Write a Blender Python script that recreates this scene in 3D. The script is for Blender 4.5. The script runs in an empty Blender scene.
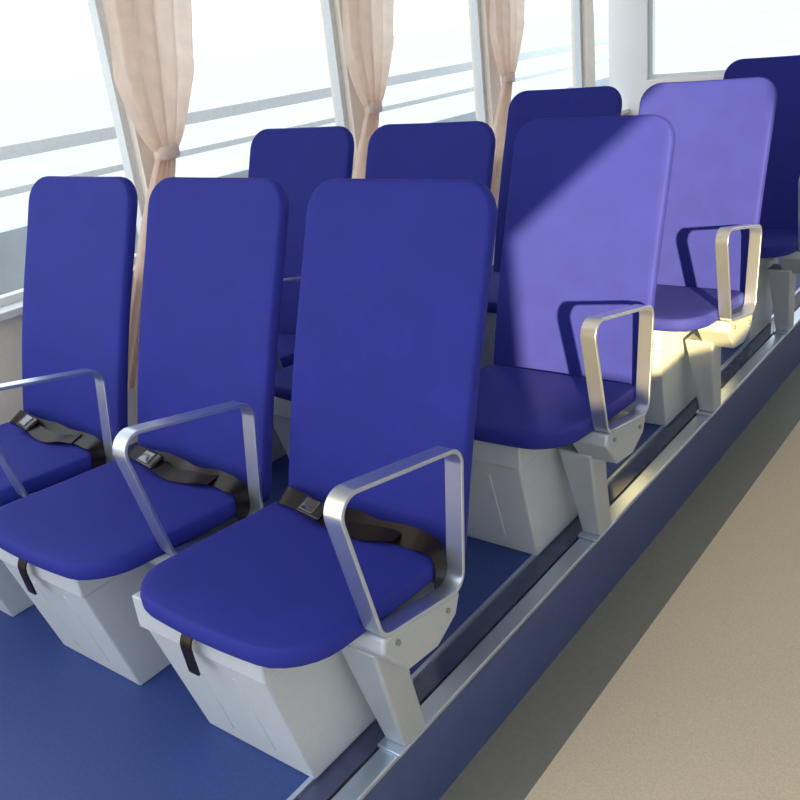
import bpy, bmesh, math, random
from mathutils import Vector, Matrix
random.seed(4)
scene = bpy.context.scene
COL = scene.collection
try:
    scene.view_settings.view_transform = 'Standard'
except Exception:
    pass

# ------------------------------------------------------------------ materials
def mat(name, color, rough=0.6, metal=0.0, noise=0.0, nscale=60, bump=0.0, bscale=300, sheen=0.0, stretch=None, spec=0.5, translucent=0.0):
    m = bpy.data.materials.new(name); m.use_nodes = True
    nt = m.node_tree; b = nt.nodes['Principled BSDF']
    b.inputs['Roughness'].default_value = rough
    b.inputs['Metallic'].default_value = metal
    b.inputs['Specular IOR Level'].default_value = spec
    if sheen:
        b.inputs['Sheen Weight'].default_value = sheen
        b.inputs['Sheen Roughness'].default_value = 0.4
    tc = nt.nodes.new('ShaderNodeTexCoord')
    mp = nt.nodes.new('ShaderNodeMapping')
    nt.links.new(tc.outputs['Object'], mp.inputs['Vector'])
    if stretch: mp.inputs['Scale'].default_value = stretch
    n = nt.nodes.new('ShaderNodeTexNoise'); n.inputs['Scale'].default_value = nscale
    n.inputs['Detail'].default_value = 4
    nt.links.new(mp.outputs['Vector'], n.inputs['Vector'])
    r = nt.nodes.new('ShaderNodeValToRGB')
    k = noise
    r.color_ramp.elements[0].position = 0.3; r.color_ramp.elements[1].position = 0.7
    r.color_ramp.elements[0].color = (*[c*(1-k) for c in color], 1)
    r.color_ramp.elements[1].color = (*[min(1, c*(1+k)) for c in color], 1)
    nt.links.new(n.outputs['Fac'], r.inputs['Fac'])
    nt.links.new(r.outputs['Color'], b.inputs['Base Color'])
    if bump:
        n2 = nt.nodes.new('ShaderNodeTexNoise'); n2.inputs['Scale'].default_value = bscale
        nt.links.new(mp.outputs['Vector'], n2.inputs['Vector'])
        bp = nt.nodes.new('ShaderNodeBump'); bp.inputs['Strength'].default_value = bump
        bp.inputs['Distance'].default_value = 0.003
        nt.links.new(n2.outputs['Fac'], bp.inputs['Height'])
        nt.links.new(bp.outputs['Normal'], b.inputs['Normal'])
    if translucent:
        tr = nt.nodes.new('ShaderNodeBsdfTranslucent')
        nt.links.new(r.outputs['Color'], tr.inputs['Color'])
        mx = nt.nodes.new('ShaderNodeMixShader'); mx.inputs['Fac'].default_value = translucent
        out = nt.nodes['Material Output']
        nt.links.new(b.outputs['BSDF'], mx.inputs[1]); nt.links.new(tr.outputs['BSDF'], mx.inputs[2])
        nt.links.new(mx.outputs['Shader'], out.inputs['Surface'])
    return m

M = {
 'blue':   mat('blue_upholstery', (0.0168, 0.0240, 0.255), 0.75, noise=0.07, nscale=14, bump=0.16, bscale=420, spec=0.26),
 'alu':    mat('satin_aluminium', (0.60, 0.675, 0.80), 0.30, metal=0.92, noise=0.015, nscale=30),
 'cast':   mat('painted_cast_metal', (0.48, 0.53, 0.59), 0.5, metal=0.5, noise=0.02),
 'bin':    mat('grey_moulded_plastic', (0.47, 0.52, 0.585), 0.5, noise=0.02),
 'web':    mat('dark_webbing', (0.0090, 0.0046, 0.0044), 0.34, noise=0.3, nscale=200, bump=0.12, bscale=500, spec=0.25),
 'buckle': mat('buckle_metal', (0.16, 0.16, 0.17), 0.14, metal=0.95, noise=0.05),
 'buckleblack': mat('buckle_black', (0.010, 0.010, 0.012), 0.25),
 'screw':  mat('screw_steel', (0.35, 0.35, 0.35), 0.3, metal=0.9),
 'plat':   mat('blue_floor_covering', (0.024, 0.056, 0.235), 0.55, noise=0.12, nscale=120, bump=0.1),
 'riser':  mat('navy_riser', (0.058, 0.084, 0.218), 0.40, noise=0.08, nscale=30),
 'groove': mat('dark_rubber', (0.03, 0.035, 0.05), 0.5),
 'track':  mat('glossy_dark_blue_track', (0.045, 0.058, 0.13), 0.10, noise=0.15, nscale=30, spec=0.8),
 'olive':  mat('grey_olive_strip', (0.195, 0.195, 0.175), 0.65, noise=0.06, nscale=60),
 'beige':  mat('beige_carpet', (0.68, 0.58, 0.435), 0.95, noise=0.11, nscale=240, bump=0.10, bscale=300),
 'cream':  mat('cream_wall', (0.86, 0.79, 0.70), 0.7, noise=0.03),
 'white':  mat('white_panel', (0.90, 0.90, 0.90), 0.6, noise=0.02),
 'frame':  mat('pale_window_frame', (0.74, 0.77, 0.79), 0.45, noise=0.04),
 'curtain':mat('peach_curtain', (0.95, 0.80, 0.70), 0.9, noise=0.05, nscale=25, translucent=0.6),
 'tie':    mat('curtain_tie', (0.88, 0.69, 0.59), 0.8, noise=0.05),
 'rail':   mat('pale_grey_paint', (0.68, 0.74, 0.80), 0.5, noise=0.05),
 'panel':  mat('blue_grey_bulwark', (0.42, 0.49, 0.57), 0.5, noise=0.08, nscale=6),
 'deck':   mat('pale_deck', (0.50, 0.52, 0.53), 0.6, noise=0.08, nscale=8),
 'sea':    mat('pale_sea', (0.275, 0.345, 0.425), 0.8, noise=0.05, nscale=0.4, stretch=(1, 0.3, 1), spec=0.05),
}

# ------------------------------------------------------------------ helpers
def obj(name, bm, m, parent=None, smooth=True, bevel=0, angle=35):
    bmesh.ops.recalc_face_normals(bm, faces=bm.faces[:])
    me = bpy.data.meshes.new(name); bm.to_mesh(me); bm.free()
    o = bpy.data.objects.new(name, me); COL.objects.link(o)
    me.materials.append(m)
    if bevel:
        md = o.modifiers.new('bevel', 'BEVEL'); md.width = bevel; md.segments = 3; md.limit_method = 'ANGLE'
        md.angle_limit = math.radians(40)
    if smooth:
        for p in me.polygons: p.use_smooth = True
        try: me.set_sharp_from_angle(angle=math.radians(angle))
        except Exception: pass
    if parent: o.parent = parent
    return o

def add_box(bm, x0, x1, y0, y1, z0, z1):
    v = [bm.verts.new(c) for c in [(x0,y0,z0),(x1,y0,z0),(x1,y1,z0),(x0,y1,z0),(x0,y0,z1),(x1,y0,z1),(x1,y1,z1),(x0,y1,z1)]]
    for f in [(0,3,2,1),(4,5,6,7),(0,1,5,4),(1,2,6,5),(2,3,7,6),(3,0,4,7)]:
        bm.faces.new([v[i] for i in f])
    return v

def loft(bm, rings, cap=True, closed=True):
    vr = [[bm.verts.new(p) for p in r] for r in rings]
    n = len(vr[0])
    for a, b in zip(vr[:-1], vr[1:]):
        for i in range(n if closed else n-1):
            j = (i+1) % n
            bm.faces.new([a[i], a[j], b[j], b[i]])
    if cap:
        bm.faces.new(list(reversed(vr[0]))); bm.faces.new(vr[-1])
    return vr

def prism_x(bm, poly, x0, x1):
    loft(bm, [[(x0, y, z) for y, z in poly], [(x1, y, z) for y, z in poly]])

NS, NC = 18, 7
def outline(hw, hh, radii, d, nside=NS, ncor=NC):
    """rounded rectangle inset by d; radii: (right-bottom, right-top, left-top, left-bottom)"""
    pts = []
    cs = [(1,-1,-90),(1,1,0),(-1,1,90),(-1,-1,180)]
    cor = []
    for (sx, sy, a0), r in zip(cs, radii):
        rd = max(r-d, 0.0005)
        cx, cy = sx*(hw-d-rd), sy*(hh-d-rd)
        cor.append([(cx+rd*math.cos(math.radians(a0+90*k/(ncor-1))), cy+rd*math.sin(math.radians(a0+90*k/(ncor-1)))) for k in range(ncor)])
    for i in range(4):
        pts += cor[i]
        p, q = cor[i][-1], cor[(i+1) % 4][0]
        for k in range(1, nside):
            t = k/nside
            pts.append((p[0]+(q[0]-p[0])*t, p[1]+(q[1]-p[1])*t))
    return pts

def pad(bm, hw, hh, radii, T, e, crown, mapf):
    """upholstered slab: rounded edge rings, closed by smooth grid patches above and below"""
    prof = []
    for k in range(9):
        a = math.radians(-90+180*k/8)
        prof.append((e*(1-math.cos(a)), T/2+T/2*math.sin(a)))
    rings2 = [outline(hw, hh, radii, d) for d, w in prof]
    vr = loft(bm, [[mapf(u, v, w) for u, v in ring] for ring, (d, w) in zip(rings2, prof)], cap=False)
    N = NS+NC-1; s0 = NC//2; tot = 4*N
    def patch(ring2, verts, w0, cr):
        ix = lambda k: (s0+k) % tot
        A = [ix(k) for k in range(N+1)]; B = [ix(N+k) for k in range(N+1)]
        C = [ix(2*N+k) for k in range(N+1)]; D = [ix(3*N+k) for k in range(N+1)]
        P = lambda i: Vector(ring2[i])
        G = [[None]*(N+1) for _ in range(N+1)]
        for i in range(N+1):
            for j in range(N+1):
                if i == N: G[i][j] = verts[A[j]]
                elif i == 0: G[i][j] = verts[C[N-j]]
                elif j == N: G[i][j] = verts[B[N-i]]
                elif j == 0: G[i][j] = verts[D[i]]
                else:
                    s, t = i/N, j/N
                    p = (1-s)*P(C[N-j])+s*P(A[j])+(1-t)*P(D[i])+t*P(B[N-i]) \
                        -((1-s)*(1-t)*P(D[0])+s*(1-t)*P(A[0])+(1-s)*t*P(C[0])+s*t*P(B[0]))
                    f = max(0, 1-(p.x/(hw-e))**2)*max(0, 1-(p.y/(hh-e))**2)
                    G[i][j] = bm.verts.new(mapf(p.x, p.y, w0+cr*f**0.6))
        for i in range(N):
            for j in range(N):
                bm.faces.new([G[i][j], G[i+1][j], G[i+1][j+1], G[i][j+1]])
    patch(rings2[0], vr[0], prof[0][1], 0.0)
    patch(rings2[-1], vr[-1], prof[-1][1], crown)

def fillet(poly, r, n=7):
    out = []
    N = len(poly)
    for i in range(N):
        p, a, b = Vector(poly[i]), Vector(poly[i-1]), Vector(poly[(i+1) % N])
        da, db = (a-p).normalized(), (b-p).normalized()
        ang = da.angle(db)
        t = r/math.tan(ang/2)
        c = p+(da+db).normalized()*(r/math.sin(ang/2))
        s, e = p+da*t, p+db*t
        a0 = math.atan2(s.y-c.y, s.x-c.x); a1 = math.atan2(e.y-c.y, e.x-c.x)
        d = a1-a0
        while d > math.pi: d -= 2*math.pi
        while d < -math.pi: d += 2*math.pi
        out += [(c.x+r*math.cos(a0+d*k/n), c.y+r*math.sin(a0+d*k/n)) for k in range(n+1)]
    return out

def thing(name, loc, label, cat, group=None):
    o = bpy.data.objects.new(name, None); COL.objects.link(o)
    o.empty_display_size = 0.1
    o.location = loc
    o['label'] = label; o['category'] = cat
    if group: o['group'] = group
    return o

def struct(name, bm, m, bevel=0, smooth=False):
    o = obj(name, bm, m, None, smooth=smooth, bevel=bevel)
    o['kind'] = 'structure'
    return o

def bar(bm, a, b, r, n=12):
    a, b = Vector(a), Vector(b); d = (b-a).normalized()
    u = d.orthogonal().normalized(); v = d.cross(u)
    loft(bm, [[p+u*r*math.cos(2*math.pi*k/n)+v*r*math.sin(2*math.pi*k/n) for k in range(n)] for p in (a, b)])

# ------------------------------------------------------------------ the seat
ZA = 0.57      # armrest height above the platform
CUSH_Y, CUSH_H, CUSH_W, CUSH_T = -0.200, 0.202, 0.216, 0.038

def cush_top(x, y):
    z = 0.360-0.080*y
    f = max(0.0, (-y-0.32)/0.10)
    return z-0.005*f*f

def cushion_map(u, v, w):
    y = CUSH_Y+v
    k = max(0.0, -v/CUSH_H)
    y -= 0.018*k*k*(1-(u/CUSH_W)**2)
    return (u-0.003-0.003*k, y, cush_top(u, y)-CUSH_T+w)

DIR = Vector((0, 0.302, 0.9533)); NRM = Vector((0, -0.9533, 0.302))
BH, BW, BT = 0.345, 0.217, 0.030
def back_map(u, v, w):
    s = v+BH
    p = Vector((u, 0.000, 0.318))+DIR*s+NRM*(w-BT)
    t = s/(2*BH)
    p += NRM*(0.010*math.sin(math.pi*min(1, t*1.3))-0.018*max(0, t-0.70)**2*5)
    p -= NRM*0.010*(1-(u/BW)**2)          # gently dished across
    p.x -= 0.003*t
    return tuple(p)

def belt_strip(bm, pts, width, wdirs, th=0.0025):
    rings = []
    for p, wd in zip(pts, wdirs):
        p, wd = Vector(p), Vector(wd).normalized()
        i = len(rings)
        a = Vector(pts[max(0, i-1)]); b = Vector(pts[min(len(pts)-1, i+1)])
        n = (b-a).normalized().cross(wd).normalized()
        h = wd*width/2
        rings.append([p-h-n*th, p+h-n*th, p+h+n*th, p-h+n*th])
    loft(bm, rings)

def catmull(P, n=6):
    P = [Vector(p) for p in P]; out = []
    for i in range(len(P)-1):
        p0, p1, p2, p3 = P[max(0, i-1)], P[i], P[i+1], P[min(len(P)-1, i+2)]
        for k in range(n):
            t = k/n
            out.append(0.5*((2*p1)+(p2-p0)*t+(2*p0-5*p1+4*p2-p3)*t*t+(3*p1-p0-3*p2+p3)*t**3))
    out.append(P[-1]); return out

def make_seat():
    root = thing('passenger_seat', (0, 0, 0), 'x', 'seat')
    bm = bmesh.new(); pad(bm, CUSH_W, CUSH_H, (0.090, 0.03, 0.03, 0.090), CUSH_T, 0.008, 0.003, cushion_map)
    obj('seat_cushion', bm, M['blue'], root, angle=80)
    bm = bmesh.new(); pad(bm, BW, BH, (0.03, 0.066, 0.066, 0.03), BT, 0.008, 0.003, back_map)
    obj('backrest', bm, M['blue'], root, angle=80)
    # seat pan under the cushion
    bm = bmesh.new()
    def pan(hw, y0, y1, dz): return [(-hw, y0, cush_top(0, y0)-CUSH_T+dz), (hw, y0, cush_top(0, y0)-CUSH_T+dz), (hw, y1, cush_top(0, y1)-CUSH_T+dz), (-hw, y1, cush_top(0, y1)-CUSH_T+dz)]
    loft(bm, [pan(0.15, -0.33, 0.0, -0.022), pan(0.185, -0.365, 0.005, 0.004)])
    obj('seat_pan', bm, M['cast'], root, bevel=0.006)
    # armrest loop of flat bar
    A = [(-0.325, 0.063), (0.002, 0.0), (-0.032, -0.268), (-0.262, -0.224)]
    th, ro = 0.0075, 0.036
    outer = fillet(A, ro)
    cen = Vector((sum(p[0] for p in A)/4, sum(p[1] for p in A)/4))
    def inset(poly, d):
        res = []
        N = len(poly)
        for i in range(N):
            p, a, b = Vector(poly[i]), Vector(poly[i-1]), Vector(poly[(i+1) % N])
            e1, e2 = (p-a).normalized(), (b-p).normalized()
            n1, n2 = Vector((e1.y, -e1.x)), Vector((e2.y, -e2.x))
            if (cen-p).dot(n1) < 0: n1 = -n1
            if (cen-p).dot(n2) < 0: n2 = -n2
            m = (n1+n2)
            res.append(tuple(p+m*(d/(1+n1.dot(n2)))))
        return res
    inner = fillet(inset(A, th), ro-th)
    bm = bmesh.new()
    x0, x1 = 0.215, 0.250
    N = len(outer)
    loft(bm, [[(x0, outer[i][0], ZA+outer[i][1]), (x1, outer[i][0], ZA+outer[i][1]), (x1, inner[i][0], ZA+inner[i][1]), (x0, inner[i][0], ZA+inner[i][1])] for i in range(N)]
         + [[(x0, outer[0][0], ZA+outer[0][1]), (x1, outer[0][0], ZA+outer[0][1]), (x1, inner[0][0], ZA+inner[0][1]), (x0, inner[0][0], ZA+inner[0][1])]], cap=False)
    bmesh.ops.remove_doubles(bm, verts=bm.verts[:], dist=1e-5)
    obj('armrest', bm, M['alu'], root, bevel=0.0012)
    # bracket below the loop
    bm = bmesh.new()
    poly = [(-0.255, ZA-0.226), (-0.040, ZA-0.266), (-0.058, ZA-0.305), (-0.120, ZA-0.335), (-0.205, ZA-0.325), (-0.262, ZA-0.256)]
    prism_x(bm, poly, 0.150, 0.246)
    br = obj('armrest_bracket', bm, M['cast'], root, bevel=0.007)
    for yy, zz in ((-0.225, ZA-0.252), (-0.085, ZA-0.280)):
        bm = bmesh.new(); bar(bm, (0.244, yy, zz), (0.2505, yy, zz), 0.005)
        obj('screw', bm, M['screw'], br)
    # leg
    bm = bmesh.new()
    def rect(cx, cy, z, hx, hy): return [(cx-hx, cy-hy, z), (cx+hx, cy-hy, z), (cx+hx, cy+hy, z), (cx-hx, cy+hy, z)]
    loft(bm, [rect(0.150, -0.125, 0.006, 0.025, 0.034), rect(0.147, -0.160, 0.15, 0.034, 0.036), rect(0.142, -0.180, 0.262, 0.044, 0.040)])
    lg = obj('leg', bm, M['cast'], root, bevel=0.006)
    bm = bmesh.new(); add_box(bm, 0.122, 0.176, -0.180, -0.072, 0.0, 0.008)
    obj('foot_plate', bm, M['alu'], lg, bevel=0.002)
    # storage bin under the seat
    bm = bmesh.new()
    def br4(xa, xb, ya, yb, z): return [(xa, ya, z), (xb, ya, z), (xb, yb, z), (xa, yb, z)]
    loft(bm, [br4(-0.210, 0.074, -0.300, -0.03, 0.0), br4(-0.225, 0.082, -0.372, -0.02, 0.276), br4(-0.233, 0.090, -0.380, -0.012, 0.278), br4(-0.233, 0.090, -0.380, -0.012, 0.300)])
    for v in bm.verts:
        if v.co.z > 0.29: v.co.z = cush_top(0, v.co.y)-CUSH_T-0.004
    bn = obj('storage_bin', bm, M['bin'], root, bevel=0.008)
    for xx in (-0.12, -0.01):
        bm = bmesh.new()
        loft(bm, [br4(xx-0.005, xx+0.005, -0.3125, -0.300, 0.04), br4(xx-0.005, xx+0.005, -0.3645, -0.34, 0.24)])
        obj('rib', bm, M['bin'], bn, bevel=0.002)
    bm = bmesh.new()
    pts = catmull([(-0.07, -0.386, 0.336), (-0.07, -0.400, 0.314), (-0.072, -0.397, 0.276), (-0.076, -0.392, 0.246)], 4)
    belt_strip(bm, pts, 0.026, [(1, 0, 0)]*len(pts), 0.002)
    obj('pull_strap', bm, M['web'], bn)
    return root

def kids(o): return [c for c in bpy.data.objects if c.parent == o]
def copy_tree(o, parent=None):
    c = o.copy(); COL.objects.link(c)
    if parent: c.parent = parent
    for ch in kids(o): copy_tree(ch, c)
    return c

PX, PY = 0.50, 0.82
LAB = {
 (0,0): 'nearest and largest blue front-row aisle seat with dark lap belt',
 (0,1): 'blue middle seat of the front row, dark belt across its cushion',
 (0,2): 'blue front-row window seat, farthest left in the photo, cushion cut by the edge',
 (1,0): 'sunlit purple-blue aisle seat of the second row, directly behind the nearest seat',
 (1,1): 'blue middle seat of the second row, only its backrest showing over the nearest seat',
 (1,2): 'blue window seat of the second row, backrest showing above the middle front seat',
 (2,0): 'sunlit blue aisle seat of the third row, behind the sunlit second-row aisle seat',
 (2,1): 'blue middle seat of the third row, mostly hidden behind the sunlit second-row aisle seat',
 (3,0): 'blue aisle seat of the fourth row, farthest right and cut by the edge',
}
proto = make_seat()
seats = {}
first = True
for key in LAB:
    seats[key] = proto if first else copy_tree(proto)
    first = False
for (r, c), o in seats.items():
    o.location = (-0.25-PX*c, PY*r, 0)
    o['label'] = LAB[(r, c)]; o['category'] = 'seat'
    o['group'] = 'blue passenger seats in rows'

# lap belts on the front row
def make_belt(root, seed):
    rnd = random.Random(seed)
    j = lambda a: rnd.uniform(-a, a)
    P = [(-0.212, 0.000, 0.345), (-0.195, -0.018, 0.377), (-0.14, -0.026, 0.380), (-0.06, -0.030+j(.006), 0.379+j(.002)), (0.0, -0.028, 0.378+j(.002)),
         (0.06, -0.036+j(.006), 0.378), (0.115, -0.034+j(.005), 0.379), (0.168, -0.038, 0.380), (0.203, -0.044, 0.376), (0.2155, -0.050, 0.355), (0.2160, -0.056, 0.318)]
    pts = catmull(P, 6)
    wd = []
    for i, p in enumerate(pts):
        t = i/(len(pts)-1)
        if t < 0.68: tilt = 0.50+0.20*math.sin(t*10+seed*1.7)
        else: tilt = 0.50*max(0, 1-(t-0.68)/0.12)
        wd.append((0.0, math.cos(tilt), math.sin(tilt)))
    bm = bmesh.new(); belt_strip(bm, pts, 0.040, wd, 0.001)
    belt = obj('seat_belt', bm, M['web'], root, angle=60)
    pts2 = catmull([(-0.10, -0.042, 0.384), (-0.05, -0.052, 0.383), (0.0, -0.062, 0.379), (0.05, -0.058+j(.006), 0.379), (0.09, -0.050, 0.380), (0.12, -0.040, 0.380)], 6)
    wd2 = [(0.12*math.sin(i*0.3), 0.90, 0.22+0.12*math.sin(i*0.35+seed)) for i in range(len(pts2))]
    bm = bmesh.new(); belt_strip(bm, pts2, 0.036, wd2, 0.001)
    obj('webbing_tail', bm, M['web'], belt, angle=60)
    bm = bmesh.new()
    def bk(u, v, w):
        c = Vector((-0.084, -0.044, 0.384)); X = Vector((1, -0.14, -0.04)).normalized(); Y = Vector((0.05, 0.92, 0.32)).normalized()
        Zv = X.cross(Y)
        return tuple(c+X*u+Y*v+Zv*w)
    pad(bm, 0.033, 0.022, (0.006,)*4, 0.011, 0.004, 0.001, bk)
    obj('buckle', bm, M['buckleblack'], belt)
    bm = bmesh.new()
    pad(bm, 0.020, 0.017, (0.005,)*4, 0.004, 0.002, 0.001, lambda u, v, w: bk(u-0.006, v, w+0.010))
    obj('lift_lever', bm, M['buckle'], belt)
for c in range(3): make_belt(seats[(0, c)], c+1)

# ------------------------------------------------------------------ floor, platform, aisle
YF, YB = -3.0, 4.6
XW = -1.75
H = 0.205
bm = bmesh.new(); add_box(bm, XW, -0.190, YF, YB, -0.06, 0.0); struct('floor', bm, M['plat'])
bm = bmesh.new(); add_box(bm, -0.190, -0.180, YF, YB, -0.06, 0.002); struct('trim_1', bm, M['alu'])
bm = bmesh.new(); add_box(bm, -0.180, -0.132, YF, YB, -0.06, -0.004); struct('trim_2', bm, M['track'])
bm = bmesh.new(); add_box(bm, -0.132, -0.124, YF, YB, -0.06, -0.008); struct('trim_3', bm, M['groove'])
bm = bmesh.new(); add_box(bm, -0.124, -0.082, YF, YB, -0.012, 0.0); struct('trim_4', bm, M['alu'], bevel=0.003)
bm = bmesh.new(); add_box(bm, -0.124, -0.084, YF, YB, -H, -0.012); struct('trim_5', bm, M['riser'])
bm = bmesh.new(); add_box(bm, -0.084, 0.060, YF, YB, -H-.04, -H+0.002); struct('trim_6', bm, M['olive'])  # floor strip beside the riser, one darker grey-olive tone
bm = bmesh.new(); add_box(bm, 0.060, 1.5, YF, YB, -H-.04, -H); struct('floor', bm, M['beige'])

# ------------------------------------------------------------------ walls
bm = bmesh.new()
add_box(bm, XW-0.10, XW, YF, YB, -0.06, 0.56)
add_box(bm, XW-0.10, XW, YF, YB, 1.62, 2.4)
posts = [0.84, 1.94, 3.04, 4.14]
for y in posts: add_box(bm, XW-0.10, XW, y-0.05, y+0.05, 0.56, 1.62)
add_box(bm, XW-0.10, XW, YF, YF+0.3, 0.56, 1.62)
struct('wall_left', bm, M['cream'])
bm = bmesh.new(); add_box(bm, XW-0.12, XW+0.04, YF, YB, 0.56, 0.585); struct('trim_7', bm, M['frame'], bevel=0.004)
edges = [YF+0.3]+posts
def window_frame(i, parts):
    bm = bmesh.new()
    for p in parts: add_box(bm, *p)
    struct('window_%d' % i, bm, M['frame'])
for i in range(len(edges)-1):
    a = edges[i]+0.05; b = edges[i+1]-0.05
    window_frame(i+1, [(XW-0.07, XW-0.03, y0, y1, z0, z1) for y0, y1, z0, z1 in
        ((a, a+0.025, 0.585, 1.62), (b-0.025, b, 0.585, 1.62), (a+0.025, b-0.025, 0.585, 0.61), (a+0.025, b-0.025, 1.59, 1.62))])
# back wall; wide opening added so bright sky shows behind the seats
bm = bmesh.new()
add_box(bm, XW-0.1, 1.6, YB, YB+0.1, -0.25, 0.75)
add_box(bm, XW-0.1, 1.6, YB, YB+0.1, 1.9, 2.4)
add_box(bm, XW-0.1, XW+0.15, YB, YB+0.1, 0.75, 1.9)
add_box(bm, 1.35, 1.6, YB, YB+0.1, 0.75, 1.9)
struct('wall_back', bm, M['white'])
window_frame(5, [(XW+0.15, XW+0.18, YB+.03, YB+.07, 0.75, 1.9), (1.32, 1.35, YB+.03, YB+.07, 0.75, 1.9),
                 (XW+0.18, 1.32, YB+.03, YB+.07, 0.75, 0.78), (XW+0.18, 1.32, YB+.03, YB+.07, 1.87, 1.9)])  # frame lining the added bright opening
bm = bmesh.new(); add_box(bm, XW-0.1, 1.6, -1.4, YB+0.1, 2.4, 2.5); struct('ceiling', bm, M['white'])
# unseen right wall added to block the sun; opening cut to shape seat light
bm = bmesh.new()
YE = -0.42
prism_x(bm, [(-6.5, -0.25), (YE, -0.25), (YE, 0.85), (-1.35, 0.85), (-1.60, 1.00), (-2.05, 1.02), (-6.5, 1.02)], 1.5, 1.6)
prism_x(bm, [(-6.5, 1.02), (-2.05, 1.02), (-2.05, 1.463), (-1.53, 1.610), (-0.90, 1.79), (YE, 1.90), (YE, 3.3), (-6.5, 3.3)], 1.5, 1.6)
add_box(bm, 1.5, 1.6, YE, YB, -0.25, 3.3)
struct('sun_mask_wall', bm, M['white'])

# ------------------------------------------------------------------ curtains
def curtain(y, label):
    root = thing('curtain', (XW+0.075, y, 0), label, 'curtain', 'tied peach curtains between the windows')
    ZT = 0.93
    def width(z):
        if z > ZT: return 0.07+0.26*min(1, ((z-ZT)/0.24))**0.65
        return 0.07+0.07*min(1, (ZT-z)/0.25)**0.8
    def lean(z): return 0.10*(z-ZT) if z > ZT else 0.46*(z-ZT)
    bm = bmesh.new()
    n, mz = 72, 48
    rows = []
    for j in range(mz+1):
        z = 0.22+(1.60-0.22)*j/mz
        w = width(z)
        row = []
        for i in range(n+1):
            t = i/n
            yy = (t-0.5)*w + lean(z)
            xx = (0.010+0.006*min(1, w/0.3))*math.sin(t*2*math.pi*(4+0.7*math.sin(2*z))+0.8*math.sin(z*5+t*2))
            row.append(bm.verts.new((xx, yy, z)))
        rows.append(row)
    for a, b in zip(rows[:-1], rows[1:]):
        for i in range(n): bm.faces.new([a[i], a[i+1], b[i+1], b[i]])
    obj('cloth', bm, M['curtain'], root, angle=180)
    bm = bmesh.new()
    R = [(0.030*math.cos(a), 0.044*math.sin(a)) for a in [2*math.pi*k/24 for k in range(24)]]
    loft(bm, [[(x*s, yv*s, z) for x, yv in R] for s, z in ((0.95, ZT-.02), (1.06, ZT-.012), (1.06, ZT+.014), (0.95, ZT+.022))], cap=False)
    obj('tieback', bm, M['tie'], root)
    return root
curtain(0.84, 'peach curtain tied in the middle, behind the leftmost and middle front seats')
curtain(1.94, 'peach curtain strip seen between the two left backrests of the second row')
curtain(3.04, 'peach curtain strip seen beside the sunlit second-row aisle seat backrest')

# ------------------------------------------------------------------ outside
bm = bmesh.new(); add_box(bm, -300, 300, -150, 300, -1.6, -1.5)
struct('ground', bm, M['sea'])
rl = thing('deck_railing', (-2.6, 0, 0), 'pale grey deck railing with horizontal bars outside the left windows', 'railing')
for z, h in ((0.945, 0.026), (0.80, 0.014)):
    bm = bmesh.new(); add_box(bm, -0.012, 0.012, -1.5, 7.0, z-h, z+h); obj('rail', bm, M['rail'], rl, bevel=0.004)
for k in range(4):
    bm = bmesh.new(); bar(bm, (0, -1.2+2.7*k, 0.0), (0, -1.2+2.7*k, 0.96), 0.016); obj('post', bm, M['rail'], rl)
bm = bmesh.new(); add_box(bm, -0.02, 0.02, -1.5, 7.0, 0.0, 0.66); obj('lower_panel', bm, M['panel'], rl)
bm = bmesh.new(); add_box(bm, -3.6, XW-0.1, YF, 8, -0.08, 0.0); struct('floor', bm, M['deck'])

# ------------------------------------------------------------------ light
w = bpy.data.worlds.new('World'); scene.world = w; w.use_nodes = True
bg = w.node_tree.nodes['Background']
bg.inputs['Color'].default_value = (0.88, 0.95, 1.0, 1); bg.inputs['Strength'].default_value = 2.1
sd = bpy.data.lights.new('sun', 'SUN'); sd.energy = 23.0; sd.color = (1.0, 0.71, 0.27); sd.angle = math.radians(0.8)
so = bpy.data.objects.new('sun', sd); COL.objects.link(so)
so.rotation_euler = Vector((-0.26, 0.38, -0.100)).to_track_quat('-Z', 'Y').to_euler()
so.location = (4, -6, 4)

# ------------------------------------------------------------------ camera
cd = bpy.data.cameras.new('camera'); cam = bpy.data.objects.new('camera', cd); COL.objects.link(cam)
cd.sensor_width = 36; cd.lens = 899/800*36; cd.clip_start = 0.02
R = Matrix(((0.7961, -0.1506, 0.5861), (0.5955, 0.3665, -0.7148), (-0.1072, 0.9181, 0.3815)))
cam.matrix_world = Matrix.Translation((0.789, -1.114, 1.228)) @ R.to_4x4()
scene.camera = cam
